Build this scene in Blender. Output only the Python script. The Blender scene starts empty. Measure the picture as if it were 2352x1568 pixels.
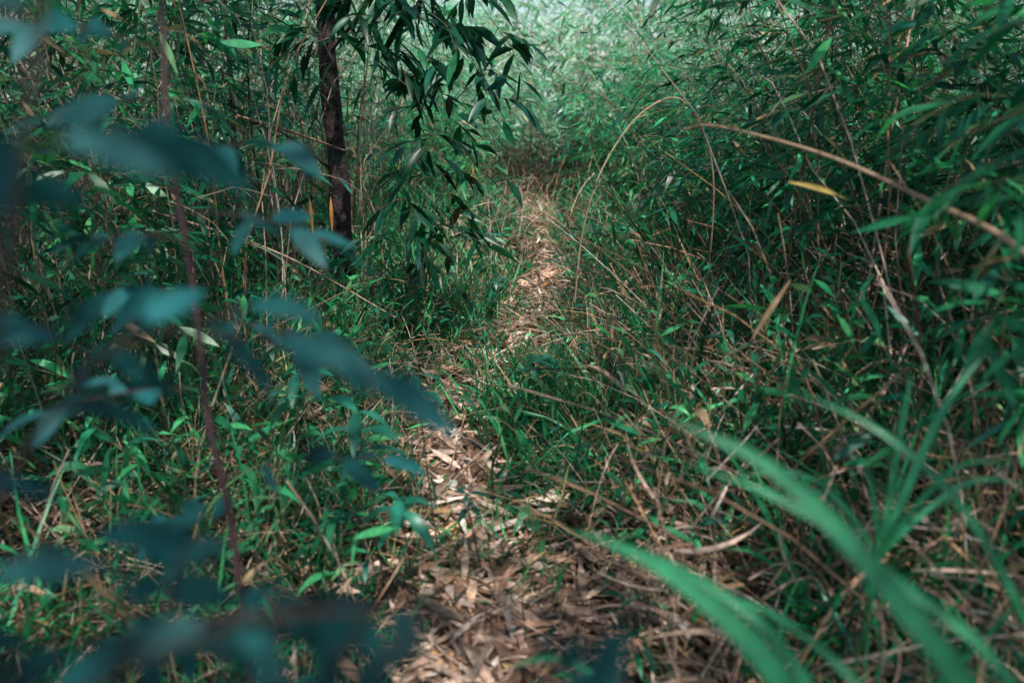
import bpy, math, numpy as np
from mathutils import Vector
rng=np.random.default_rng(7)
U=lambda a,b,n=None: rng.uniform(a,b,n)
UP=np.array([0,0,1.0])
EL=math.radians(58);AZ=math.radians(165)
def nrm(v): return v/(np.linalg.norm(v,axis=-1,keepdims=True)+1e-9)
def sstep(a,b,x):
    t=np.clip((x-a)/(b-a),0,1); return t*t*(3-2*t)
PY=np.array([-3,0,1.7,2.8,3.5,4.3,6.0,8.2,10.9,14,20.]); PX=np.array([0,0,-.08,-.22,-.12,.08,.26,.26,.35,.3,.5])
def xc(y): return np.interp(y,PY,PX)
def gh(x,y):
    x=np.asarray(x,float);y=np.asarray(y,float)
    d=x-xc(y);a=np.abs(d)
    b=np.where(d>0,.36,.14)*sstep(.15,2.0,a)
    n=.03*np.sin(2.3*x+1.1*y)+.025*np.sin(3.7*y-1.9*x+1)+.012*np.sin(9*x)*np.sin(8*y+2)
    return b+n*sstep(.1,.7,a)+.04*np.maximum(y-11,0)

class MB:
    def __init__(s): s.v=[];s.f=[];s.c=[];s.m=[];s.n=0
    def add(s,V,F,C,mi):
        s.v.append(V.reshape(-1,3)); s.f.append(F.reshape(-1,4)+s.n); s.c.append(C.reshape(-1,3)); s.m.append(np.full(F.reshape(-1,4).shape[0],mi,np.int32)); s.n+=V.reshape(-1,3).shape[0]
    def grid(s,V,col,mi):
        N,S,K,_=V.shape
        idx=np.arange(N*S*K).reshape(N,S,K)
        F=np.stack([idx[:,:-1,:-1],idx[:,:-1,1:],idx[:,1:,1:],idx[:,1:,:-1]],-1)
        if col.ndim==2: C=np.broadcast_to(col[:,None,None,:],V.shape)
        else: C=col
        s.add(V,F,np.ascontiguousarray(C),mi)
    def leaves(s,P,D,Nn,L,W,droop,col,prof,fold=0.0,mi=0,side=0.0):
        P=np.asarray(P,float);n=len(P);S=len(prof)
        D=nrm(D); side_v=nrm(np.cross(D,Nn)); nn=nrm(np.cross(side_v,D))
        t=np.linspace(0,1,S)[None,:,None]
        L=np.broadcast_to(L,n)[:,None,None];W=np.broadcast_to(W,n)[:,None,None];dr=np.broadcast_to(droop,n)[:,None,None]
        sd=np.broadcast_to(side,n)[:,None,None]
        C=P[:,None]+D[:,None]*L*t*(1-.25*dr*t)-UP*dr*L*t*t+side_v[:,None]*sd*L*t*t
        w=W*np.array(prof)[None,:,None]*.5
        sv=side_v[:,None]; 
        if fold>0:
            V=np.stack([C-sv*w+nn[:,None]*w*fold,C,C+sv*w+nn[:,None]*w*fold],2)
            Cc=np.repeat(np.repeat(col[:,None,None,:],S,1),3,2).copy(); Cc[:,:,1]*=1.25
            s.grid(V,Cc,mi)
        else:
            s.grid(np.stack([C-sv*w,C+sv*w],2),col,mi)
    def tubes(s,path,rad,col,sides=4,mi=1):
        N,S,_=path.shape
        T=nrm(np.gradient(path,axis=1)); ref=np.where(np.abs(T[...,2:3])>.9,np.array([1.,0,0]),UP)
        A=nrm(np.cross(T,ref));B=np.cross(T,A)
        an=np.linspace(0,2*np.pi,sides+1)
        V=path[:,:,None]+rad[:,:,None,None]*(A[:,:,None]*np.cos(an)[None,None,:,None]+B[:,:,None]*np.sin(an)[None,None,:,None])
        s.grid(V,col,mi)
    def build(s,name,mats,smooth=True):
        V=np.concatenate(s.v).astype(np.float32);F=np.concatenate(s.f).astype(np.int32);C=np.concatenate(s.c).astype(np.float32);M=np.concatenate(s.m)
        me=bpy.data.meshes.new(name)
        me.vertices.add(len(V));me.vertices.foreach_set('co',V.ravel())
        me.loops.add(F.size);me.loops.foreach_set('vertex_index',F.ravel())
        me.polygons.add(len(F));me.polygons.foreach_set('loop_start',np.arange(len(F),dtype=np.int32)*4)
        me.polygons.foreach_set('material_index',M)
        me.polygons.foreach_set('use_smooth',np.full(len(F),smooth))
        at=me.color_attributes.new('Col','FLOAT_COLOR','POINT')
        at.data.foreach_set('color',np.concatenate([C,np.ones((len(C),1),np.float32)],1).ravel())
        for m in mats: me.materials.append(m)
        me.update(calc_edges=True)
        o=bpy.data.objects.new(name,me);bpy.context.scene.collection.objects.link(o)
        return o

# ---------- materials
def mat(name,trans=0.0,rough=.5,spec=.5,nscale=30,nlo=.7,nhi=1.25,bump=0.0,bscale=60,tc3=(1.2,1.6,1.0)):
    m=bpy.data.materials.new(name);m.use_nodes=True;nt=m.node_tree;N=nt.nodes;Lk=nt.links
    p=N['Principled BSDF'];out=N['Material Output']
    a=N.new('ShaderNodeAttribute');a.attribute_name='Col'
    tc=N.new('ShaderNodeTexCoord');no=N.new('ShaderNodeTexNoise');no.inputs['Scale'].default_value=nscale;no.inputs['Detail'].default_value=2
    Lk.new(tc.outputs['Object'],no.inputs['Vector'])
    mr=N.new('ShaderNodeMapRange');mr.inputs[1].default_value=.3;mr.inputs[2].default_value=.7;mr.inputs[3].default_value=nlo;mr.inputs[4].default_value=nhi
    Lk.new(no.outputs['Fac'],mr.inputs[0])
    mx=N.new('ShaderNodeVectorMath');mx.operation='SCALE'
    Lk.new(a.outputs['Color'],mx.inputs[0]);Lk.new(mr.outputs[0],mx.inputs['Scale'])
    Lk.new(mx.outputs[0],p.inputs['Base Color']);p.inputs['Roughness'].default_value=rough;p.inputs['Specular IOR Level'].default_value=spec
    if bump>0:
        n2=N.new('ShaderNodeTexNoise');n2.inputs['Scale'].default_value=bscale;n2.inputs['Detail'].default_value=5
        Lk.new(tc.outputs['Object'],n2.inputs['Vector'])
        b=N.new('ShaderNodeBump');b.inputs['Strength'].default_value=bump;b.inputs['Distance'].default_value=.02
        Lk.new(n2.outputs['Fac'],b.inputs['Height']);Lk.new(b.outputs[0],p.inputs['Normal'])
    if trans>0:
        tr=N.new('ShaderNodeBsdfTranslucent');ms=N.new('ShaderNodeMixShader');ms.inputs[0].default_value=trans
        sc=N.new('ShaderNodeVectorMath');sc.operation='MULTIPLY';sc.inputs[1].default_value=tc3
        Lk.new(mx.outputs[0],sc.inputs[0]);Lk.new(sc.outputs[0],tr.inputs['Color'])
        Lk.new(p.outputs[0],ms.inputs[1]);Lk.new(tr.outputs[0],ms.inputs[2]);Lk.new(ms.outputs[0],out.inputs['Surface'])
    return m
M_leaf=mat('bamboo_leaf',trans=.36,rough=.36,spec=.45)
M_far=mat('far_leaf',trans=.45,rough=.4,spec=.5,tc3=(1.15,1.3,1.1))  # far brush leaves, some with sunlight painted into their colours
M_shrub=mat('shrub_leaf',trans=.25,rough=.55,spec=.25)
M_stem=mat('stem',rough=.55,spec=.35)
M_grass=mat('grass_blade',trans=.33,rough=.40,spec=.45)
M_dry=mat('dry_leaf',trans=.12,rough=.6,spec=.3,nscale=45,nlo=.5,nhi=1.35)
M_bark=mat('bark',rough=.9,spec=.2,nscale=25,nlo=.4,nhi=1.6,bump=.9,bscale=35)
M_soil=mat('soil',rough=.95,spec=.1,nscale=14,nlo=.45,nhi=1.5,bump=.8,bscale=70)

LAN=[.12,.8,1.,.62,.04]; LAN7=[.1,.55,.92,1.,.86,.5,.03]; OVAL=[.08,.7,1.,.95,.62,.03]; BL=[.6,1,.95,.8,.5,.04]
G=np.array([[.008,.10,.046],[.018,.19,.082],[.034,.29,.118],[.026,.18,.122],[.07,.40,.15],[.15,.32,.14]])
G_SUNLIT=np.array([[.26,.54,.34],[.45,.66,.52],[.14,.46,.24],[.56,.70,.62],[.08,.38,.17],[.44,.56,.34]])  # greens lightened to paint sunlight onto the far foliage
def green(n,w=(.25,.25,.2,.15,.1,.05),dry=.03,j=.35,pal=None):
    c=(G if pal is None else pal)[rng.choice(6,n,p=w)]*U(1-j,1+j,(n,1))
    k=rng.random(n)<dry
    c[k]=np.array([.48,.32,.18])*U(.5,1.3,(k.sum(),1))
    return np.minimum(c,.8)
B=np.array([[.50,.34,.26],[.60,.43,.35],[.38,.22,.15],[.70,.54,.47],[.17,.10,.07],[.55,.33,.17]])
def brown(n,s=1,w=(.25,.2,.2,.1,.15,.1)): return np.minimum(B[rng.choice(6,n,p=w)]*U(.45,1.25,(n,1))*s,.8)

def rdir(n,z=0.0):
    a=U(0,2*np.pi,n);return np.stack([np.cos(a),np.sin(a),np.full(n,z) if np.isscalar(z) else z],-1)

def twig_leaves(mb,path,m,L,W,tint=1.0,dry=.03,droop=(.0,.4),prof=LAN,fold=0,w=None,s0=.2,down=(-.15,.35),pal=None):
    N,S,_=path.shape
    s=np.tile(np.linspace(s0,1,m),(N,1))+U(-.05,.05,(N,m)); s=np.clip(s,0,.999)*(S-1)
    i=s.astype(int);f=(s-i)[...,None];r=np.arange(N)[:,None]
    P=path[r,i]*(1-f)+path[r,i+1]*f; T=nrm(path[r,i+1]-path[r,i])
    side=nrm(np.cross(T,UP)+1e-3)*np.where(np.arange(m)%2==0,1,-1)[None,:,None]
    D=T*U(.5,1.1,(N,m,1))+side*U(.35,.9,(N,m,1))+rng.normal(0,.25,(N,m,3))-UP*U(*down,(N,m,1))
    Nn=UP+rng.normal(0,.55,(N,m,3))
    n=N*m
    c=green(n,dry=dry,pal=pal) if w is None else green(n,w=w,dry=dry,pal=pal)
    c=c*np.repeat(U(.55,1.45,N),m)[:,None]*tint
    l=U(L[0],L[1],n)
    mb.leaves(P.reshape(-1,3),D.reshape(-1,3),Nn.reshape(-1,3),l,l*U(W[0],W[1],n),U(*droop,n),np.minimum(c,.8),prof,fold=fold,side=rng.normal(0,.08,n))

def bamboo(mb,roots,H,lean,r0,nt,m,L,W=(.12,.19),t0=.25,tint=1.,dry=.04,twL=(.2,.5),culmcol=None,w=None,bend=1.0,fold=0,pal=None):
    N=len(roots);S=9
    t=np.linspace(0,1,S)[None,:,None]
    wob=rng.normal(0,.018,(N,S,3));wob[:,0]=0
    path=roots[:,None]+UP*H[:,None,None]*t*(1-.25*bend*t)+lean[:,None]*H[:,None,None]*(t**1.8)+wob
    if culmcol is None:
        culmcol=np.array([[.13,.13,.06],[.24,.17,.12],[.1,.08,.06],[.36,.28,.22]])[rng.integers(0,4,N)]*U(.6,1.2,(N,1))
    mb.tubes(path,(r0[:,None]*(1-.8*t[...,0])),culmcol,4,1)
    s=np.sort(U(t0,1,(N,nt)),1)*(S-1)*.999;i=s.astype(int);f=(s-i)[...,None];r=np.arange(N)[:,None]
    P=(path[r,i]*(1-f)+path[r,i+1]*f).reshape(-1,3);n=len(P)
    D=nrm(rdir(n,U(-.1,.7,n))+np.repeat(lean,nt,0)*.6)
    tl=U(*twL,n)[:,None,None];tt=np.linspace(0,1,5)[None,:,None]
    tp=P[:,None]+D[:,None]*tl*tt-UP*tl*.4*tt**2+rng.normal(0,.006,(n,5,3))*tt
    mb.tubes(tp,np.repeat(.0016*(1-.5*tt[...,0]),n,0)*np.ones((n,5)),np.repeat(culmcol,nt,0)*1.1,3,1)
    twig_leaves(mb,tp,m,L,W,tint,dry,w=w,fold=fold,pal=pal)

def catmull(pts,n=24):
    p=np.array(pts,float);p=np.vstack([2*p[0]-p[1],p,2*p[-1]-p[-2]]);out=[]
    K=len(p)-3
    for u in np.linspace(0,K-1e-6,n):
        i=int(u);t=u-i;a,b,c,d=p[i:i+4]
        out.append(.5*((2*b)+(-a+c)*t+(2*a-5*b+4*c-d)*t*t+(-a+3*b-3*c+d)*t**3))
    return np.array(out)
def tube1(mb,pts,r0,r1,col,n=20,sides=8,mi=1):
    p=catmull(pts,n);r=np.linspace(r0,r1,n)
    mb.tubes(p[None],r[None],np.array([col],float),sides,mi)
    return p
def blade(mb,pts,W,col,nrm_hint=(0,0,1),n=22,mi=0,fold=.25):
    p=catmull(pts,n);T=nrm(np.gradient(p,axis=0));sv=nrm(np.cross(T,np.array(nrm_hint,float)));nn=np.cross(sv,T)
    t=np.linspace(0,1,n);w=(W*.5*np.clip(np.minimum(.35+t*1.4,1)*(1-np.clip((t-.55)/.45,0,1)**1.6),.01,1))[:,None]
    V=np.stack([p-sv*w+nn*w*fold,p,p+sv*w+nn*w*fold],1)[None]
    C=np.broadcast_to(np.array(col,float),V.shape).copy();C[:,:,1]*=1.3
    mb.grid(V,C,mi)

# ---------- ground
xs=np.concatenate([np.linspace(-150,-9,12),np.linspace(-8,8,161),np.linspace(9,150,12)])
ys=np.concatenate([np.linspace(-150,-4,12),np.linspace(-3,16,191),np.linspace(17,150,14)])
X,Y=np.meshgrid(xs,ys,indexing='ij')
mb=MB();V=np.stack([X,Y,gh(X,Y)],-1)[None]
C=np.broadcast_to(np.array([.07,.045,.032]),V.shape).copy();far=(np.hypot(X,Y)>14)[None];C[far]=(.05,.09,.05)
mb.grid(V[:,:,::-1],C[:,:,::-1],0);mb.build('ground',[M_soil])
yy=np.linspace(.2,11,140);ss=np.linspace(-1,1,7)
hw=.14+.03*np.sin(yy*2.1)
Xp=xc(yy)[:,None]+ss[None]*hw[:,None];Yp=np.repeat(yy[:,None],7,1)
mb=MB();mb.grid(np.stack([Xp,Yp,gh(Xp,Yp)+.012-.008*np.abs(ss)[None]],-1)[None],np.broadcast_to(np.array([.15,.09,.065]),(1,140,7,3)),0);mb.build('footpath',[M_soil])

# ---------- leaf litter
mb=MB()
def litter(n,xf,yr,L,s=1,zoff=(.004,.03),w=(.25,.2,.2,.1,.15,.1),tilt=.22):
    y=U(yr[0],yr[1],n);x=xf(y,n)
    P=np.stack([x,y,gh(x,y)+U(*zoff,n)],-1)
    l=U(*L,n)
    mb.leaves(P,rdir(n,rng.normal(.03,tilt,n)),UP+rng.normal(0,.45,(n,3)),l,l*U(.11,.24,n),U(-.15,.25,n),brown(n,s,w),LAN,fold=.3,side=rng.normal(0,.15,n))
PW=(.22,.2,.2,.12,.2,.06)
litter(2600,lambda y,n:xc(y)+rng.normal(0,.13,n),(1,6),(.04,.09),1.,w=PW)
litter(2100,lambda y,n:xc(y)+rng.normal(0,.14,n),(1,6),(.09,.19),1.2,zoff=(.01,.05),w=PW)
litter(1300,lambda y,n:xc(y)+rng.normal(0,.13,n),(6,11),(.09,.18),1.15,w=PW)
litter(9500,lambda y,n:U(-2.2,2.6,n),(.6,5),(.05,.14),.7)
litter(4000,lambda y,n:U(-4,4,n),(4,10),(.08,.16),.8)
litter(2600,lambda y,n:U(-.3,1.8,n),(1.1,2.6),(.06,.15),.95)
mb.build('leaf_litter',[M_dry])

# ---------- grass
mb=MB()
def grass(nt,nb,xr,yr,Hf,gap=.13,W=(.004,.009),tint=1.,dry=.13,spread=.9,thr=.6):
    x=U(*xr,nt);y=U(*yr,nt);d=np.abs(x-xc(y))
    nz=np.sin(3.1*x+1.7*y)+np.sin(2.2*y-3.3*x+2)
    keep=(d>gap+.06*np.sin(5*y)+.03*nz)&(rng.random(nt)<thr+.3*nz)
    x=x[keep];y=y[keep];d=d[keep];k=len(x)
    H=Hf(x,y,d)*U(.5,1.5,k)
    hue=U(.45,1.55,k)
    x,y,H,hue=[np.repeat(a,nb) for a in(x,y,H,hue)];n=len(x)
    x=x+rng.normal(0,.03,n);y=y+rng.normal(0,.03,n)
    P=np.stack([x,y,gh(x,y)-.01],-1)
    D=rdir(n)*U(.1,spread,(n,1))+UP
    l=H*U(.5,1.25,n)
    c=green(n,w=(.1,.22,.25,.13,.18,.12),dry=dry)*hue[:,None]*tint
    mb.leaves(P,D,rdir(n,0.6),l,U(*W,n)*(.7+l),U(.1,1.1,n),c,BL,side=rng.normal(0,.18,n))
hf=lambda x,y,d:.18+.27*sstep(.12,.9,d)
grass(1500,11,(-2.3,0),(1.,4.2),hf,gap=.12)
grass(1400,11,(0,2.5),(1.,4.2),hf,gap=.15,thr=.55,W=(.005,.010))
grass(1200,12,(-.7,.75),(2.3,5.2),lambda x,y,d:.24+.18*sstep(.1,.6,d),gap=.10,W=(.005,.010))
grass(3000,11,(-3,3.4),(3.8,8),lambda x,y,d:.22+.38*sstep(.1,1.,d),gap=.10,W=(.006,.011),tint=1.1)
grass(1500,10,(-4,4),(7.5,12),lambda x,y,d:.26+.4*sstep(.1,1.,d),gap=.03,W=(.008,.014),tint=1.2)
grass(260,12,(-.42,.12),(3.0,3.9),lambda x,y,d:.27+0*d,gap=.0,W=(.007,.012),tint=1.1)
grass(110,12,(-.1,.35),(2.5,3.6),lambda x,y,d:.3+0*d,gap=.0,W=(.008,.014),tint=1.1)
grass(70,11,(-.4,.15),(1.95,2.3),lambda x,y,d:.17+0*d,gap=.0,W=(.005,.009),tint=1.05)
grass(200,11,(-.05,.55),(4.8,8),lambda x,y,d:.17+0*d,gap=.0,W=(.005,.009),tint=1.1)
grass(1100,10,(.5,2.2),(1.7,5),lambda x,y,d:.6+0*d,W=(.007,.013),spread=.9,dry=.2,thr=.55)
grass(220,9,(.6,1.9),(1.2,2.4),lambda x,y,d:.5+0*d,W=(.008,.014),spread=.9,dry=.12,thr=.6)
def seedlings(n,xr,yr,L,gap=.2,tint=1.,H=(.15,.5)):
    x=U(*xr,n);y=U(*yr,n);k=np.abs(x-xc(y))>gap;x=x[k];y=y[k];n=len(x)
    P=np.stack([x,y,gh(x,y)],-1);h=U(*H,n)
    t=np.linspace(0,1,5)[None,:,None];D=nrm(rdir(n)*U(.1,.6,(n,1))+UP)
    p=P[:,None]+D[:,None]*h[:,None,None]*t-UP*h[:,None,None]*.15*t*t
    mb.tubes(p,np.full((n,5),.0015),np.tile([.1,.12,.05],(n,1)),3,1)
    twig_leaves(mb,p,7,L,(.13,.2),tint,droop=(.1,.6))
seedlings(650,(-2.4,2.4),(1.2,4.5),(.07,.14))
seedlings(1000,(-4,4),(4.2,9),(.09,.16),tint=1.15)
seedlings(450,(.5,2.2),(1.8,5.5),(.09,.16),H=(.4,.9))
seedlings(150,(-2.,-.5),(1.8,4.5),(.10,.17),H=(.3,.7),tint=1.1)
mb.build('grass',[M_grass,M_stem])

# ---------- dry grass stalks
mb=MB()
def straw(n,xr,yr,L,s=1,lean=1.2,gap=.12,r=.0013):
    x=U(*xr,n);y=U(*yr,n);k=np.abs(x-xc(y))>gap;x=x[k];y=y[k];n=len(x)
    P=np.stack([x,y,gh(x,y)],-1);D=nrm(rdir(n)*U(.1,lean,(n,1))+UP);l=U(*L,n)[:,None,None]
    t=np.linspace(0,1,6)[None,:,None];sd=rdir(n)[:,None]
    p=P[:,None]+D[:,None]*l*t-UP*l*U(.1,.7,(n,1,1))*t*t+sd*l*.2*t*t
    mb.tubes(p,np.full((n,6),1.)*U(.6,1.6,(n,1))*r,brown(n,s),3,0)
straw(3600,(.3,3),(1.,5),(.2,.8),1.15,r=.0016)
straw(2400,(-2.6,-.3),(1.1,5),(.15,.6),1.1,r=.0014)
straw(2600,(-5,5),(4.5,10),(.3,1.),1.2,r=.0024)
straw(1800,(.7,2.6),(1.2,4),(.3,1.2),1.15,r=.002)
n=1500;x=U(.3,2.4,n);y=U(1.2,4.5,n);P=np.stack([x,y,gh(x,y)+U(.0,.4,n)],-1);l=U(.12,.35,n)
mb.leaves(P,rdir(n,U(-.2,1.4,n)),rdir(n,.5),l,U(.006,.014,n),U(.1,1.,n),brown(n,1.15),BL,side=rng.normal(0,.3,n))
n=2400;x=U(-2,2.6,n);y=U(1,5.5,n);P=np.stack([x,y,gh(x,y)+U(.01,.08,n)],-1)
l=U(.1,.5,n)[:,None,None];t=np.linspace(0,1,4)[None,:,None]
mb.tubes(P[:,None]+rdir(n,rng.normal(.05,.15,n))[:,None]*l*t+rng.normal(0,.008,(n,4,3)),np.full((n,4),.0018),brown(n,1.1),3,0)
mb.build('dry_grass',[M_dry])

# ---------- bamboo thickets
def roots(n,xf,yr):
    y=U(*yr,n);x=xf(y,n);return np.stack([x,y,gh(x,y)],-1)
mb=MB()
n=145;R=roots(n,lambda y,n:-1.25-U(0,1,n)**.8*(.6+y*.45),(3.3,9))
bamboo(mb,R,U(2.4,4.2,n),rdir(n)*U(.0,.35,(n,1)),U(.003,.008,n),12,7,(.09,.17),W=(.13,.22),t0=.12,tint=.95)
n=380;R=roots(n,lambda y,n:-1.0-U(0,1,n)*(.5+y*.5),(3.2,9.5))
bamboo(mb,R,U(1.2,3.6,n),rdir(n)*U(.0,.6,(n,1)),U(.002,.007,n),2,4,(.08,.13),t0=.5,culmcol=brown(n,.75))
n=28;R=roots(n,lambda y,n:-1.25-U(0,.9,n),(1.8,3.6))
bamboo(mb,R,U(1.6,2.8,n),rdir(n)*U(.0,.35,(n,1)),U(.002,.005,n),12,6,(.09,.16),W=(.15,.24),t0=.3,tint=.75)
mb.build('bamboo_thicket',[M_leaf,M_stem])
mb=MB()
n=115;R=roots(n,lambda y,n:1.3+y*.06+U(0,1,n)**1.2*(.5+y*.4),(2.8,9))
lean=rdir(n)*U(0,.3,(n,1))+np.array([-.25,0,0])
bamboo(mb,R,U(2.0,4.2,n),lean,U(.003,.008,n),18,8,(.08,.15),W=(.13,.21),t0=.12,tint=1.)
n=80;R=roots(n,lambda y,n:.8+y*.07+U(0,.9,n),(3.2,9.5))
bamboo(mb,R,U(.7,1.7,n),rdir(n)*U(0,.35,(n,1))+np.array([-.15,0,0]),U(.002,.004,n),12,8,(.08,.14),t0=.15,tint=1.15)
n=34;R=roots(n,lambda y,n:1.25+U(0,1.2,n),(1.6,2.9))
bamboo(mb,R,U(1.3,3.0,n),rdir(n)*U(0,.25,(n,1))+np.array([-.1,.05,0]),U(.003,.006,n),14,7,(.09,.15),W=(.14,.22),t0=.2,tint=.85)
n=200;R=roots(n,lambda y,n:1.0+U(0,2.5,n),(2,7))
bamboo(mb,R,U(1.,2.8,n),rdir(n)*U(0,.9,(n,1)),U(.002,.006,n),2,4,(.08,.13),t0=.5,culmcol=brown(n,.95))
mb.build('bamboo_thicket',[M_leaf,M_stem])
mb=MB()
n=26;R=roots(n,lambda y,n:xc(y)+rng.normal(0,.45,n),(10.,10.9))   # stems where the path ends; the hollow's shade is painted as dark tints
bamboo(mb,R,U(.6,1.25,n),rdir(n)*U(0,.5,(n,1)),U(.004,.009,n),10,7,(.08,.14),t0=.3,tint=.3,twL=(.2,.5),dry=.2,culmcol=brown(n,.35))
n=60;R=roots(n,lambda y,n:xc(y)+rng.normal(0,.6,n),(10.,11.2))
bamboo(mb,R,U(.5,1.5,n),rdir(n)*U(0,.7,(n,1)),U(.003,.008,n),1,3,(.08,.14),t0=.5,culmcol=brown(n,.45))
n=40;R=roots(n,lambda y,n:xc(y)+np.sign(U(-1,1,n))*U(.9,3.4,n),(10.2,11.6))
bamboo(mb,R,U(.9,2.1,n),rdir(n)*U(0,.3,(n,1)),U(.003,.007,n),18,8,(.11,.19),t0=.08,tint=1.15,twL=(.3,.7),dry=.08)
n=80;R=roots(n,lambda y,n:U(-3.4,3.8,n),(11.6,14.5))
bamboo(mb,R,U(1.8,3.6,n),rdir(n)*U(0,.3,(n,1)),U(.003,.007,n),21,8,(.11,.19),t0=.2,twL=(.3,.7),pal=G_SUNLIT,tint=1.2)
n=48;R=roots(n,lambda y,n:xc(y)+np.sign(U(-1,1,n))*U(.55,1.5,n),(7.5,10.5))
bamboo(mb,R,U(.7,2.2,n),rdir(n)*U(0,.3,(n,1)),U(.003,.006,n),15,8,(.1,.17),t0=.1,tint=1.2,w=(.08,.15,.27,.1,.3,.1))
mb.build('bamboo_brush',[M_far,M_stem])
mb=MB()
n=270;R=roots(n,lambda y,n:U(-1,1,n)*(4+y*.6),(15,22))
bamboo(mb,R,U(2.6,5.5,n),rdir(n)*U(0,.2,(n,1)),U(.01,.02,n),15,8,(.24,.42),W=(.16,.24),t0=.02,tint=1.25,twL=(.5,1.3),pal=G_SUNLIT)
mb.build('distant_forest',[M_far,M_stem])

# ---------- unseen canopy added overhead for shade, its gaps placed to make sun patches
mb=MB()
HO=[(.05,4.5,.6),(-.95,2.3,.36),(-.6,5.4,.7),(.85,3.1,.25),(.3,7.3,1.2),(-.22,2.8,.25),(1.3,4.6,.45),(-1.6,3.8,.4),(-2.6,6.,.6),(1.9,6.5,.7),(-.15,1.75,.12),(.2,5.9,.55),(-1.3,1.5,.12)]
k3=1/math.tan(EL);SX=math.sin(AZ)*k3;SY=math.cos(AZ)*k3
def canopy(n,xr,yr,zr):
    gx=U(*xr,n);gy=U(*yr,n);z=U(*zr,n)
    k=np.ones(n,bool)
    for hx,hy,r in HO: k&=((gx-hx)**2+(gy-hy)**2)>(r+.12)**2
    nz=np.sin(4.9*gx+2.3*gy)+np.sin(4.3*gy-3.6*gx+1)
    side=np.clip(sstep(.8,1.6,np.abs(gx-.1))+1-sstep(2.2,3.8,gy),0,1)
    k&=rng.random(n)<(.36+.64*side)+.25*nz*(1-.75*side)
    P=np.stack([gx+z*SX,gy+z*SY,z],-1)[k];n=len(P)
    tl=U(.25,.55,n)[:,None,None];t=np.linspace(0,1,4)[None,:,None]
    p=P[:,None]+rdir(n,U(-.3,.3,n))[:,None]*tl*t-UP*tl*.3*t*t
    mb.tubes(p,np.full((n,4),.003),np.tile([.08,.07,.04],(n,1)),3,1)
    twig_leaves(mb,p,7,(.15,.22),(.17,.23),1.)
canopy(3300,(-4.6,4.4),(-.8,8.5),(3.9,5.4))
mb.build('shade_canopy',[M_leaf,M_stem])
mb=MB()
n=30;R=roots(n,lambda y,n:U(-4.5,4.5,n),(-3.5,-1.4))  # unseen thicket behind the camera, added to block light
bamboo(mb,R,U(2.,3.4,n),rdir(n)*U(0,.2,(n,1)),U(.004,.008,n),12,7,(.12,.2),t0=.1)
mb.build('bamboo_thicket',[M_leaf,M_stem])

# ---------- tree
mb=MB()
bx,by=-1.02,4.7
bc=np.array([.05,.035,.038])
p=catmull([(bx-.02,by,-.05),(bx,by,.12),(bx+.015,by,.8),(bx-.01,by+.02,1.6),(bx+.05,by,2.6),(bx+.02,by+.1,4.2),(bx+.1,by,6.0)],46)
sd=14;tt=np.linspace(0,1,46)
r=.066-.03*tt+.05*np.exp(-tt*28)+.004*np.sin(tt*60)
mb.tubes(p[None],r[None],bc[None],sd,0)
for pts,r0 in [([(bx,by,3.0),(bx-.7,by+.1,3.7),(bx-1.6,by+.3,4.5)],.03),([(bx+.04,by,3.3),(bx+.7,by-.3,4.0),(bx+1.5,by-.5,4.8)],.03),([(bx+.03,by+.05,3.9),(bx,by-.9,4.7),(bx-.2,by-1.7,5.2)],.028),([(bx+.05,by,4.6),(bx+.4,by+.7,5.4),(bx+.6,by+1.3,6.1)],.025),([(bx,by,1.55),(bx+.2,by-.1,1.75),(bx+.5,by-.15,2.2)],.012),([(bx,by,.9),(bx-.3,by-.1,1.15),(bx-.6,by-.1,1.2)],.009)]:
    tube1(mb,pts,r0,r0*.3,bc,12,7,0)
    e=np.array(pts[-1]);k=45 if r0>.02 else 5
    s=e+rng.normal(0,.45 if k>10 else .12,(k,3));t=np.linspace(0,1,4)[None,:,None]
    q=s[:,None]+rdir(k,U(-.3,.4,k))[:,None]*.4*t-UP*.1*t*t
    mb.tubes(q,np.full((k,4),.003),np.tile(bc,(k,1)),3,0)
    twig_leaves(mb,q,8,(.08,.13),(.35,.45),.8,prof=OVAL,dry=0)
o=mb.build('tree',[M_bark,M_leaf])
me=o.data;nv=len(me.polygons);mi=np.zeros(nv,np.int32)
col=np.empty(len(me.vertices)*4,np.float32);me.color_attributes['Col'].data.foreach_get('color',col);col=col.reshape(-1,4)
lv=np.empty(len(me.loops),np.int32);me.loops.foreach_get('vertex_index',lv)
mi[:]=(col[lv[::4],1]>col[lv[::4],0]*1.3).astype(np.int32);me.polygons.foreach_set('material_index',mi)

# ---------- hanging bamboo branch in front of the tree
mb=MB()
main=[[(-1.5,4.9,0.1),(-1.45,4.6,1.4),(-1.15,4.3,2.2),(-.75,4.1,2.15),(-.45,3.95,1.75),(-.3,3.85,1.25)],
      [(-1.15,4.3,2.2),(-.8,4.0,2.0),(-.62,3.9,1.5),(-.52,3.8,.95),(-.5,3.75,.6)],
      [(-1.0,4.2,2.2),(-.6,4.0,2.1),(-.25,3.9,1.85),(-.0,3.85,1.55)],
      [(-.62,3.9,1.5),(-.42,3.8,1.3),(-.3,3.75,.9),(-.26,3.7,.62)],
      [(-.75,4.1,2.1),(-.5,3.9,1.8),(-.25,3.8,1.6),(-.05,3.75,1.3)],
      [(-1.2,4.1,2.1),(-1.05,3.9,1.95),(-.92,3.8,1.75),(-.8,3.75,1.5)],
      [(-1.05,4.2,2.1),(-.8,4.0,1.95),(-.6,3.85,1.75),(-.45,3.8,1.3)]]
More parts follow.
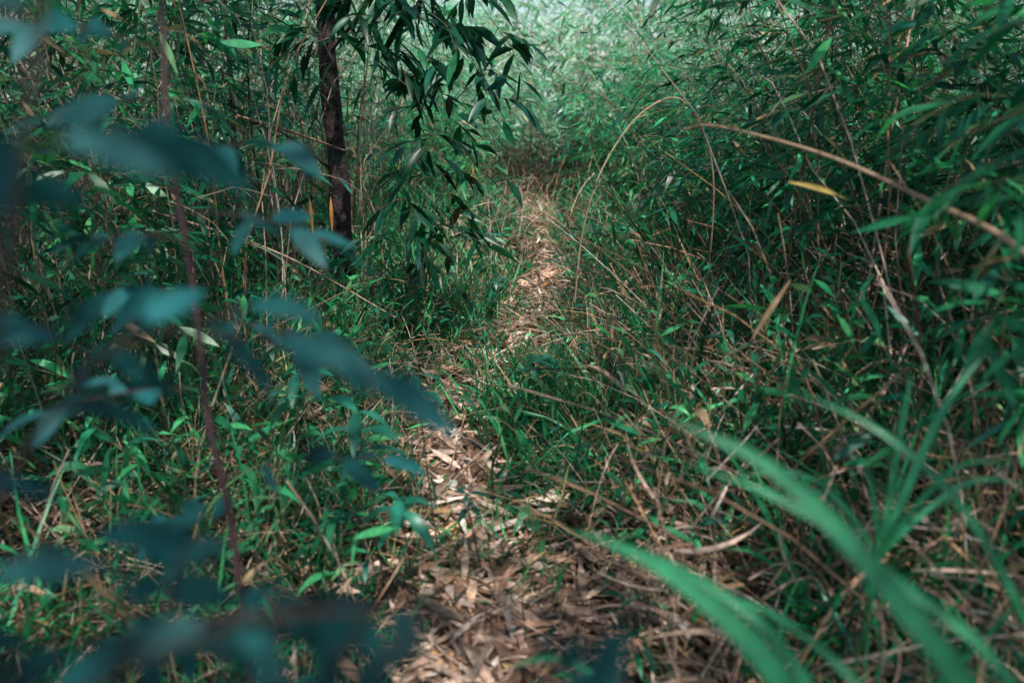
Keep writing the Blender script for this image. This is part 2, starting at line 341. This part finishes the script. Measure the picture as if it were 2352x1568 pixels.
for k,pts in enumerate(main):
    q=tube1(mb,pts,.006 if k==0 else .0035,.0015,(.07,.05,.03),30,6,1)
    a=14 if k==0 else 3
    idx=rng.integers(a,30,17 if k!=5 else 8);P=q[idx];n=len(P)
    D=nrm(rdir(n,U(-.6,.4,n))+np.array([.3,-.1,0]));tl=U(.12,.32,n)[:,None,None];t=np.linspace(0,1,5)[None,:,None]
    tp=P[:,None]+D[:,None]*tl*t-UP*tl*.3*t*t
    mb.tubes(tp,np.full((n,5),.0014),np.tile([.08,.06,.03],(n,1)),3,1)
    twig_leaves(mb,tp,5,(.10,.18),(.2,.28),.42,dry=.0,droop=(.1,.5),prof=LAN7,fold=.25,w=(.4,.25,.1,.25,0,0),down=(-.2,.6))
for P,D,l in [((-.19,3.9,1.02),(.12,0,-1),.15),((-.96,3.8,.88),(.02,0,-1),.17),((-.87,3.85,.88),(-.03,0,-1),.16)]:
    mb.leaves([P],np.array([D]),np.array([[.2,-1,.2]]),l,.018,.1,np.array([[.55,.26,.08]]),LAN7,fold=.3)
mb.build('hanging_bamboo_branch',[M_leaf,M_stem])

# ---------- sapling at left with purple stem
mb=MB()
st=[(-.36,.98,0.05),(-.40,1.0,.45),(-.417,1.046,.736),(-.455,1.1,.92),(-.48,1.166,1.107),(-.515,1.23,1.33),(-.525,1.30,1.55),(-.53,1.36,1.95)]
q=tube1(mb,st,.0055,.004,(.045,.018,.024),40,8,1)
TEAL=np.array([.014,.095,.10])
def shrubtwig(q,idx,Dm,L,m,LL,Wr=(.35,.45),tint=1.,js=.35,face=-.6):
    P=q[idx][None];D=nrm(np.array([Dm],float));t=np.linspace(0,1,6)[None,:,None]
    tp=P[:,None]+D[:,None]*L*t-UP*L*.25*t*t
    mb.tubes(tp,np.full((1,6),.0016),np.array([[.05,.03,.03]]),4,1)
    s=np.linspace(.25,1,m)*4.99;i=s.astype(int);f=(s-i)[:,None];Pp=tp[0][i]*(1-f)+tp[0][i+1]*f
    T=nrm(tp[0][i+1]-tp[0][i]);sd=nrm(np.cross(T,UP))*np.where(np.arange(m)%2==0,1,-1)[:,None]
    Dd=T*.6+sd*.8+rng.normal(0,js,(m,3));Dd[-1]=T[-1]
    l=U(*LL,m);mb.leaves(Pp,Dd,UP*.6+np.array([0,face,0])+rng.normal(0,.5,(m,3)),l,l*U(*Wr,m),U(.1,.5,m),TEAL*U(.5,1.5,(m,1))*tint,LAN7 if Wr[0]<.3 else OVAL,fold=.2)
for i,D in [(8,(-1,.2,.1)),(12,(-.8,.3,.1)),(14,(.6,.3,.1)),(18,(-.8,-.3,.2)),(21,(.9,0,.0)),(22,(-.9,.1,.2)),(24,(-.9,.1,.2)),(25,(.9,-.2,.1)),(27,(.7,.4,.2)),(29,(-.9,.0,.1)),(31,(-.6,-.2,.3)),(33,(.5,.2,.3)),(34,(-.8,.2,.2)),(36,(-.8,.2,.2))]:
    shrubtwig(q,i,D,U(.12,.26),7,(.06,.10))
mb.build('sapling',[M_shrub,M_stem])

# ---------- near shrub, left and below the viewpoint
mb=MB()
q1=tube1(mb,[(-.58,.36,0),(-.50,.38,.5),(-.42,.40,.9),(-.34,.43,1.14),(-.29,.46,1.32),(-.27,.5,1.45)],.006,.002,(.05,.035,.03),30,8,1)
q2=tube1(mb,[(-.6,.30,0),(-.43,.34,.65),(-.30,.36,1.0),(-.18,.38,1.10),(-.05,.39,1.11),(.10,.40,1.10)],.003,.0012,(.05,.035,.03),30,8,1)
q3=tube1(mb,[(-.7,.5,0),(-.62,.55,.6),(-.46,.60,1.02),(-.33,.62,1.19),(-.22,.63,1.2)],.005,.0018,(.05,.035,.03),30,8,1)
q4=tube1(mb,[(-.7,.36,0),(-.54,.40,.6),(-.38,.43,.92),(-.26,.45,1.04),(-.13,.46,1.06)],.003,.0012,(.05,.035,.03),30,8,1)
for i,D,L in [(12,(-.2,.5,.2),.10),(14,(-.4,.4,.2),.10),(16,(.3,.5,.1),.10),(18,(-.4,.5,.1),.10),(20,(-.7,.2,.2),.10),(23,(-.3,.5,.3),.10),(25,(.5,.5,.2),.08),(28,(-.5,.2,.3),.1)]:
    shrubtwig(q1,i,D,L,5,(.06,.10),(.28,.38))
for i in range(12,30,2):
    shrubtwig(q2,i,(U(-.5,.5),U(-.1,.4),U(-.5,.0)),.06,5,(.03,.048),(.5,.65),.8,face=-1.2,js=.6)
for i,D in [(18,(.2,.5,.2)),(21,(-.5,.3,.3)),(23,(-.2,.5,.1)),(26,(.3,.6,.2)),(29,(1,.1,-.1))]:
    shrubtwig(q3,i,D,.09,4,(.07,.11),(.2,.28),1.1)
for i in range(11,30,2):
    shrubtwig(q4,i,(U(-.5,.6),.35,U(-.2,.2)),.08,5,(.04,.07),(.35,.5),.85,face=-1.)
mb.build('shrub',[M_shrub,M_stem])

# ---------- rosette seedlings beside the path
def seed(x,y,H,L,n,tint=1.):
    mb=MB();z=float(gh(x,y))
    q=tube1(mb,[(x+.05,y,z),(x+.02,y+.02,z+H*.5),(x,y,z+H)],.003,.002,(.05,.04,.03),12,6,1)
    for k in range(n):
        a=k*2.4;i=11-(k//3)
        l=U(*L);mb.leaves([q[i]],np.array([[math.cos(a),math.sin(a),U(.0,.5)]]),np.array([[0,0,1.]])+rng.normal(0,.2,(1,3)),l,l*.27,U(.3,.8),np.array([[.02,.16,.11]])*tint*U(.8,1.3),LAN7,fold=.25)
    mb.build('seedling',[M_leaf,M_stem])
seed(-.39,1.85,.60,(.10,.16),10);seed(-.27,2.1,.62,(.08,.12),7);seed(-.28,1.75,.42,(.1,.14),8,1.2)
seed(-.13,2.0,.3,(.05,.09),10,.45);seed(-.75,2.6,.4,(.1,.16),9);seed(-.1,4.6,.3,(.08,.12),10);seed(.12,3.3,.25,(.1,.17),10,.9)

# ---------- near grass blades (right) and tuft
GB=np.array((.035,.25,.12))
mb=MB()
for pts,W in [([(.52,.62,0),(.52,.6,.5),(.455,.6,.80),(.36,.64,.94),(.257,.70,1.04),(.149,.73,1.085)],.024),
              ([(.4,.55,0),(.40,.54,.45),(.33,.55,.73),(.25,.60,.875),(.16,.64,.955),(.065,.66,1.0)],.026),
              ([(.6,.65,0),(.6,.64,.5),(.52,.66,.80),(.40,.74,.90),(.3,.8,.955),(.2,.86,.97)],.012),
              ([(.3,.55,0),(.27,.5,.5),(.2,.52,.74),(.12,.56,.83),(.02,.6,.86)],.015),
              ([(.7,.8,0),(.68,.8,.6),(.58,.84,.86),(.47,.9,.98),(.36,.98,1.02)],.010),
              ([(.45,.7,0),(.42,.68,.5),(.32,.72,.78),(.2,.8,.86),(.05,.9,.86)],.011),
              ([(.5,.55,0),(.46,.6,.5),(.42,.68,.72),(.31,.8,.80),(.2,.9,.76)],.010),
              ([(.36,.7,0),(.3,.72,.4),(.2,.78,.62),(.08,.86,.68),(-.02,.92,.62)],.010)]:
    blade(mb,pts,W,GB*U(.85,1.25),(-.25,-.8,.55))
mb.build('grass_tuft',[M_grass])
mb=MB()
tube1(mb,[(.62,1.2,.1),(.6,1.15,.4),(.6,1.13,.7)],.004,.003,(.04,.14,.05),10,6,1)
for e,W in [((.62,1.16,.98),.010),((.76,1.2,1.0),.014),((.5,1.1,.86),.010),((.85,1.15,.78),.010),((.42,1.2,.72),.008),((.7,1.0,.9),.009),((.36,1.15,.8),.008)]:
    b=np.array([.6,1.13,.66]);e=np.array(e);m=(b+e)/2+UP*.07
    blade(mb,[b-UP*.1,b,m,e],W,GB*U(.8,1.2),(0,-.6,1))
mb.build('grass_tuft',[M_grass,M_stem])

# ---------- arching canes right
mb=MB()
q=tube1(mb,[(1.05,.95,0),(1.0,1.05,.6),(.93,1.18,.98),(.868,1.33,1.126),(.823,1.61,1.18),(.733,1.95,1.24),(.565,2.27,1.285),(.5,2.4,1.27)],.0075,.003,(.42,.28,.18),60,10,1)
for i in range(6,60,6):
    T=nrm(q[min(i+1,59)]-q[i-1]);pp=np.stack([q[i]-T*.004,q[i],q[i]+T*.004])[None]
    rr=.008-.005*i/60;mb.tubes(pp,np.array([[rr*1.02,rr*1.35,rr*1.02]]),np.array([[.2,.12,.07]]),10,1)
q=tube1(mb,[(.9,3.6,.2),(.85,3.4,1.0),(.68,3.25,1.32),(.5,3.12,1.30),(.35,3.06,1.11),(.27,2.99,.88),(.24,2.95,.6)],.004,.0025,(.4,.28,.19),40,8,1)
def dryleaf(P,D,l,W,c,hint=(.2,-1,.2)): mb.leaves([P],np.array([D],float),np.array([hint],float),l,W,.15,np.array([c],float),LAN7,fold=.4)
dryleaf((.70,2.05,1.16),(1,-.1,-.12),.16,.014,(.5,.36,.10))
dryleaf((.70,1.95,.93),(-.5,0,-.8),.17,.016,(.5,.32,.2))
n=24;P=np.stack([U(.85,1.25,n),U(1.3,1.9,n),U(.9,1.65,n)],-1);t=np.linspace(0,1,5)[None,:,None]
tp=P[:,None]+nrm(rdir(n,U(-.2,.3,n))+np.array([-.5,0,0]))[:,None]*.25*t-UP*.08*t*t
mb.tubes(tp,np.full((n,5),.0015),np.tile([.1,.1,.05],(n,1)),4,1)
twig_leaves(mb,tp,6,(.09,.15),(.13,.18),.9,dry=.0,prof=LAN7,fold=.25)
mb.build('bamboo_cane',[M_leaf,M_stem])
mb=MB()
for a,b,r in [((.5,2.9,.1),(.72,2.7,.72),.006),((.62,2.0,.1),(.95,1.8,.75),.005),((-1.6,3.4,.9),(-.55,3.6,.35),.006),((-1.3,3.0,.3),(-.6,3.7,.55),.004),((-1.0,2.2,.1),(-.8,2.3,.75),.004),((.5,1.6,.2),(1.0,1.9,.4),.005),((-1.3,3.9,1.25),(-.9,4.4,1.05),.009),((1.2,2.6,.3),(1.5,3.2,1.8),.006),((1.05,3.0,.3),(1.0,2.6,1.9),.005),((.9,2.0,.2),(1.35,2.1,.9),.005),((1.1,1.7,.2),(.8,2.0,.7),.004),((-1.75,5.,.1),(-1.7,5.1,3.2),.02),((-2.4,4.2,.1),(-2.1,4.3,2.9),.012)]:
    a=np.array(a);b=np.array(b);m=(a+b)/2+rng.normal(0,.03,3)
    tube1(mb,[a,m,b],r,r*.6,brown(1,.9)[0]*(.35 if r>.01 else 1),14,7,0)
mb.build('dead_branches',[M_dry])

# ---------- world, sun, camera
sc=bpy.context.scene
w=bpy.data.worlds.new('World');sc.world=w;w.use_nodes=True
nt=w.node_tree;bg=nt.nodes['Background'];sk=nt.nodes.new('ShaderNodeTexSky');sk.sky_type='NISHITA';sk.sun_disc=False
sk.sun_elevation=EL;sk.sun_rotation=AZ
nt.links.new(sk.outputs[0],bg.inputs[0]);bg.inputs[1].default_value=.15
l=bpy.data.lights.new('sun','SUN');l.energy=5;l.angle=math.radians(.6);l.color=(1,.95,.87)
lo=bpy.data.objects.new('sun',l);sc.collection.objects.link(lo)
d=Vector((math.sin(AZ)*math.cos(EL),math.cos(AZ)*math.cos(EL),math.sin(EL)))
lo.rotation_euler=d.to_track_quat('Z','Y').to_euler()
c=bpy.data.cameras.new('camera');co=bpy.data.objects.new('camera',c);sc.collection.objects.link(co)
c.lens=28;c.sensor_width=36;c.clip_start=.02;c.clip_end=600
co.location=(0,0,1.4);co.rotation_euler=(math.radians(72),0,0)
c.dof.use_dof=True;c.dof.focus_distance=4.2;c.dof.aperture_fstop=1.7
sc.camera=co
sc.view_settings.view_transform='Standard';sc.view_settings.look='None';sc.view_settings.exposure=0
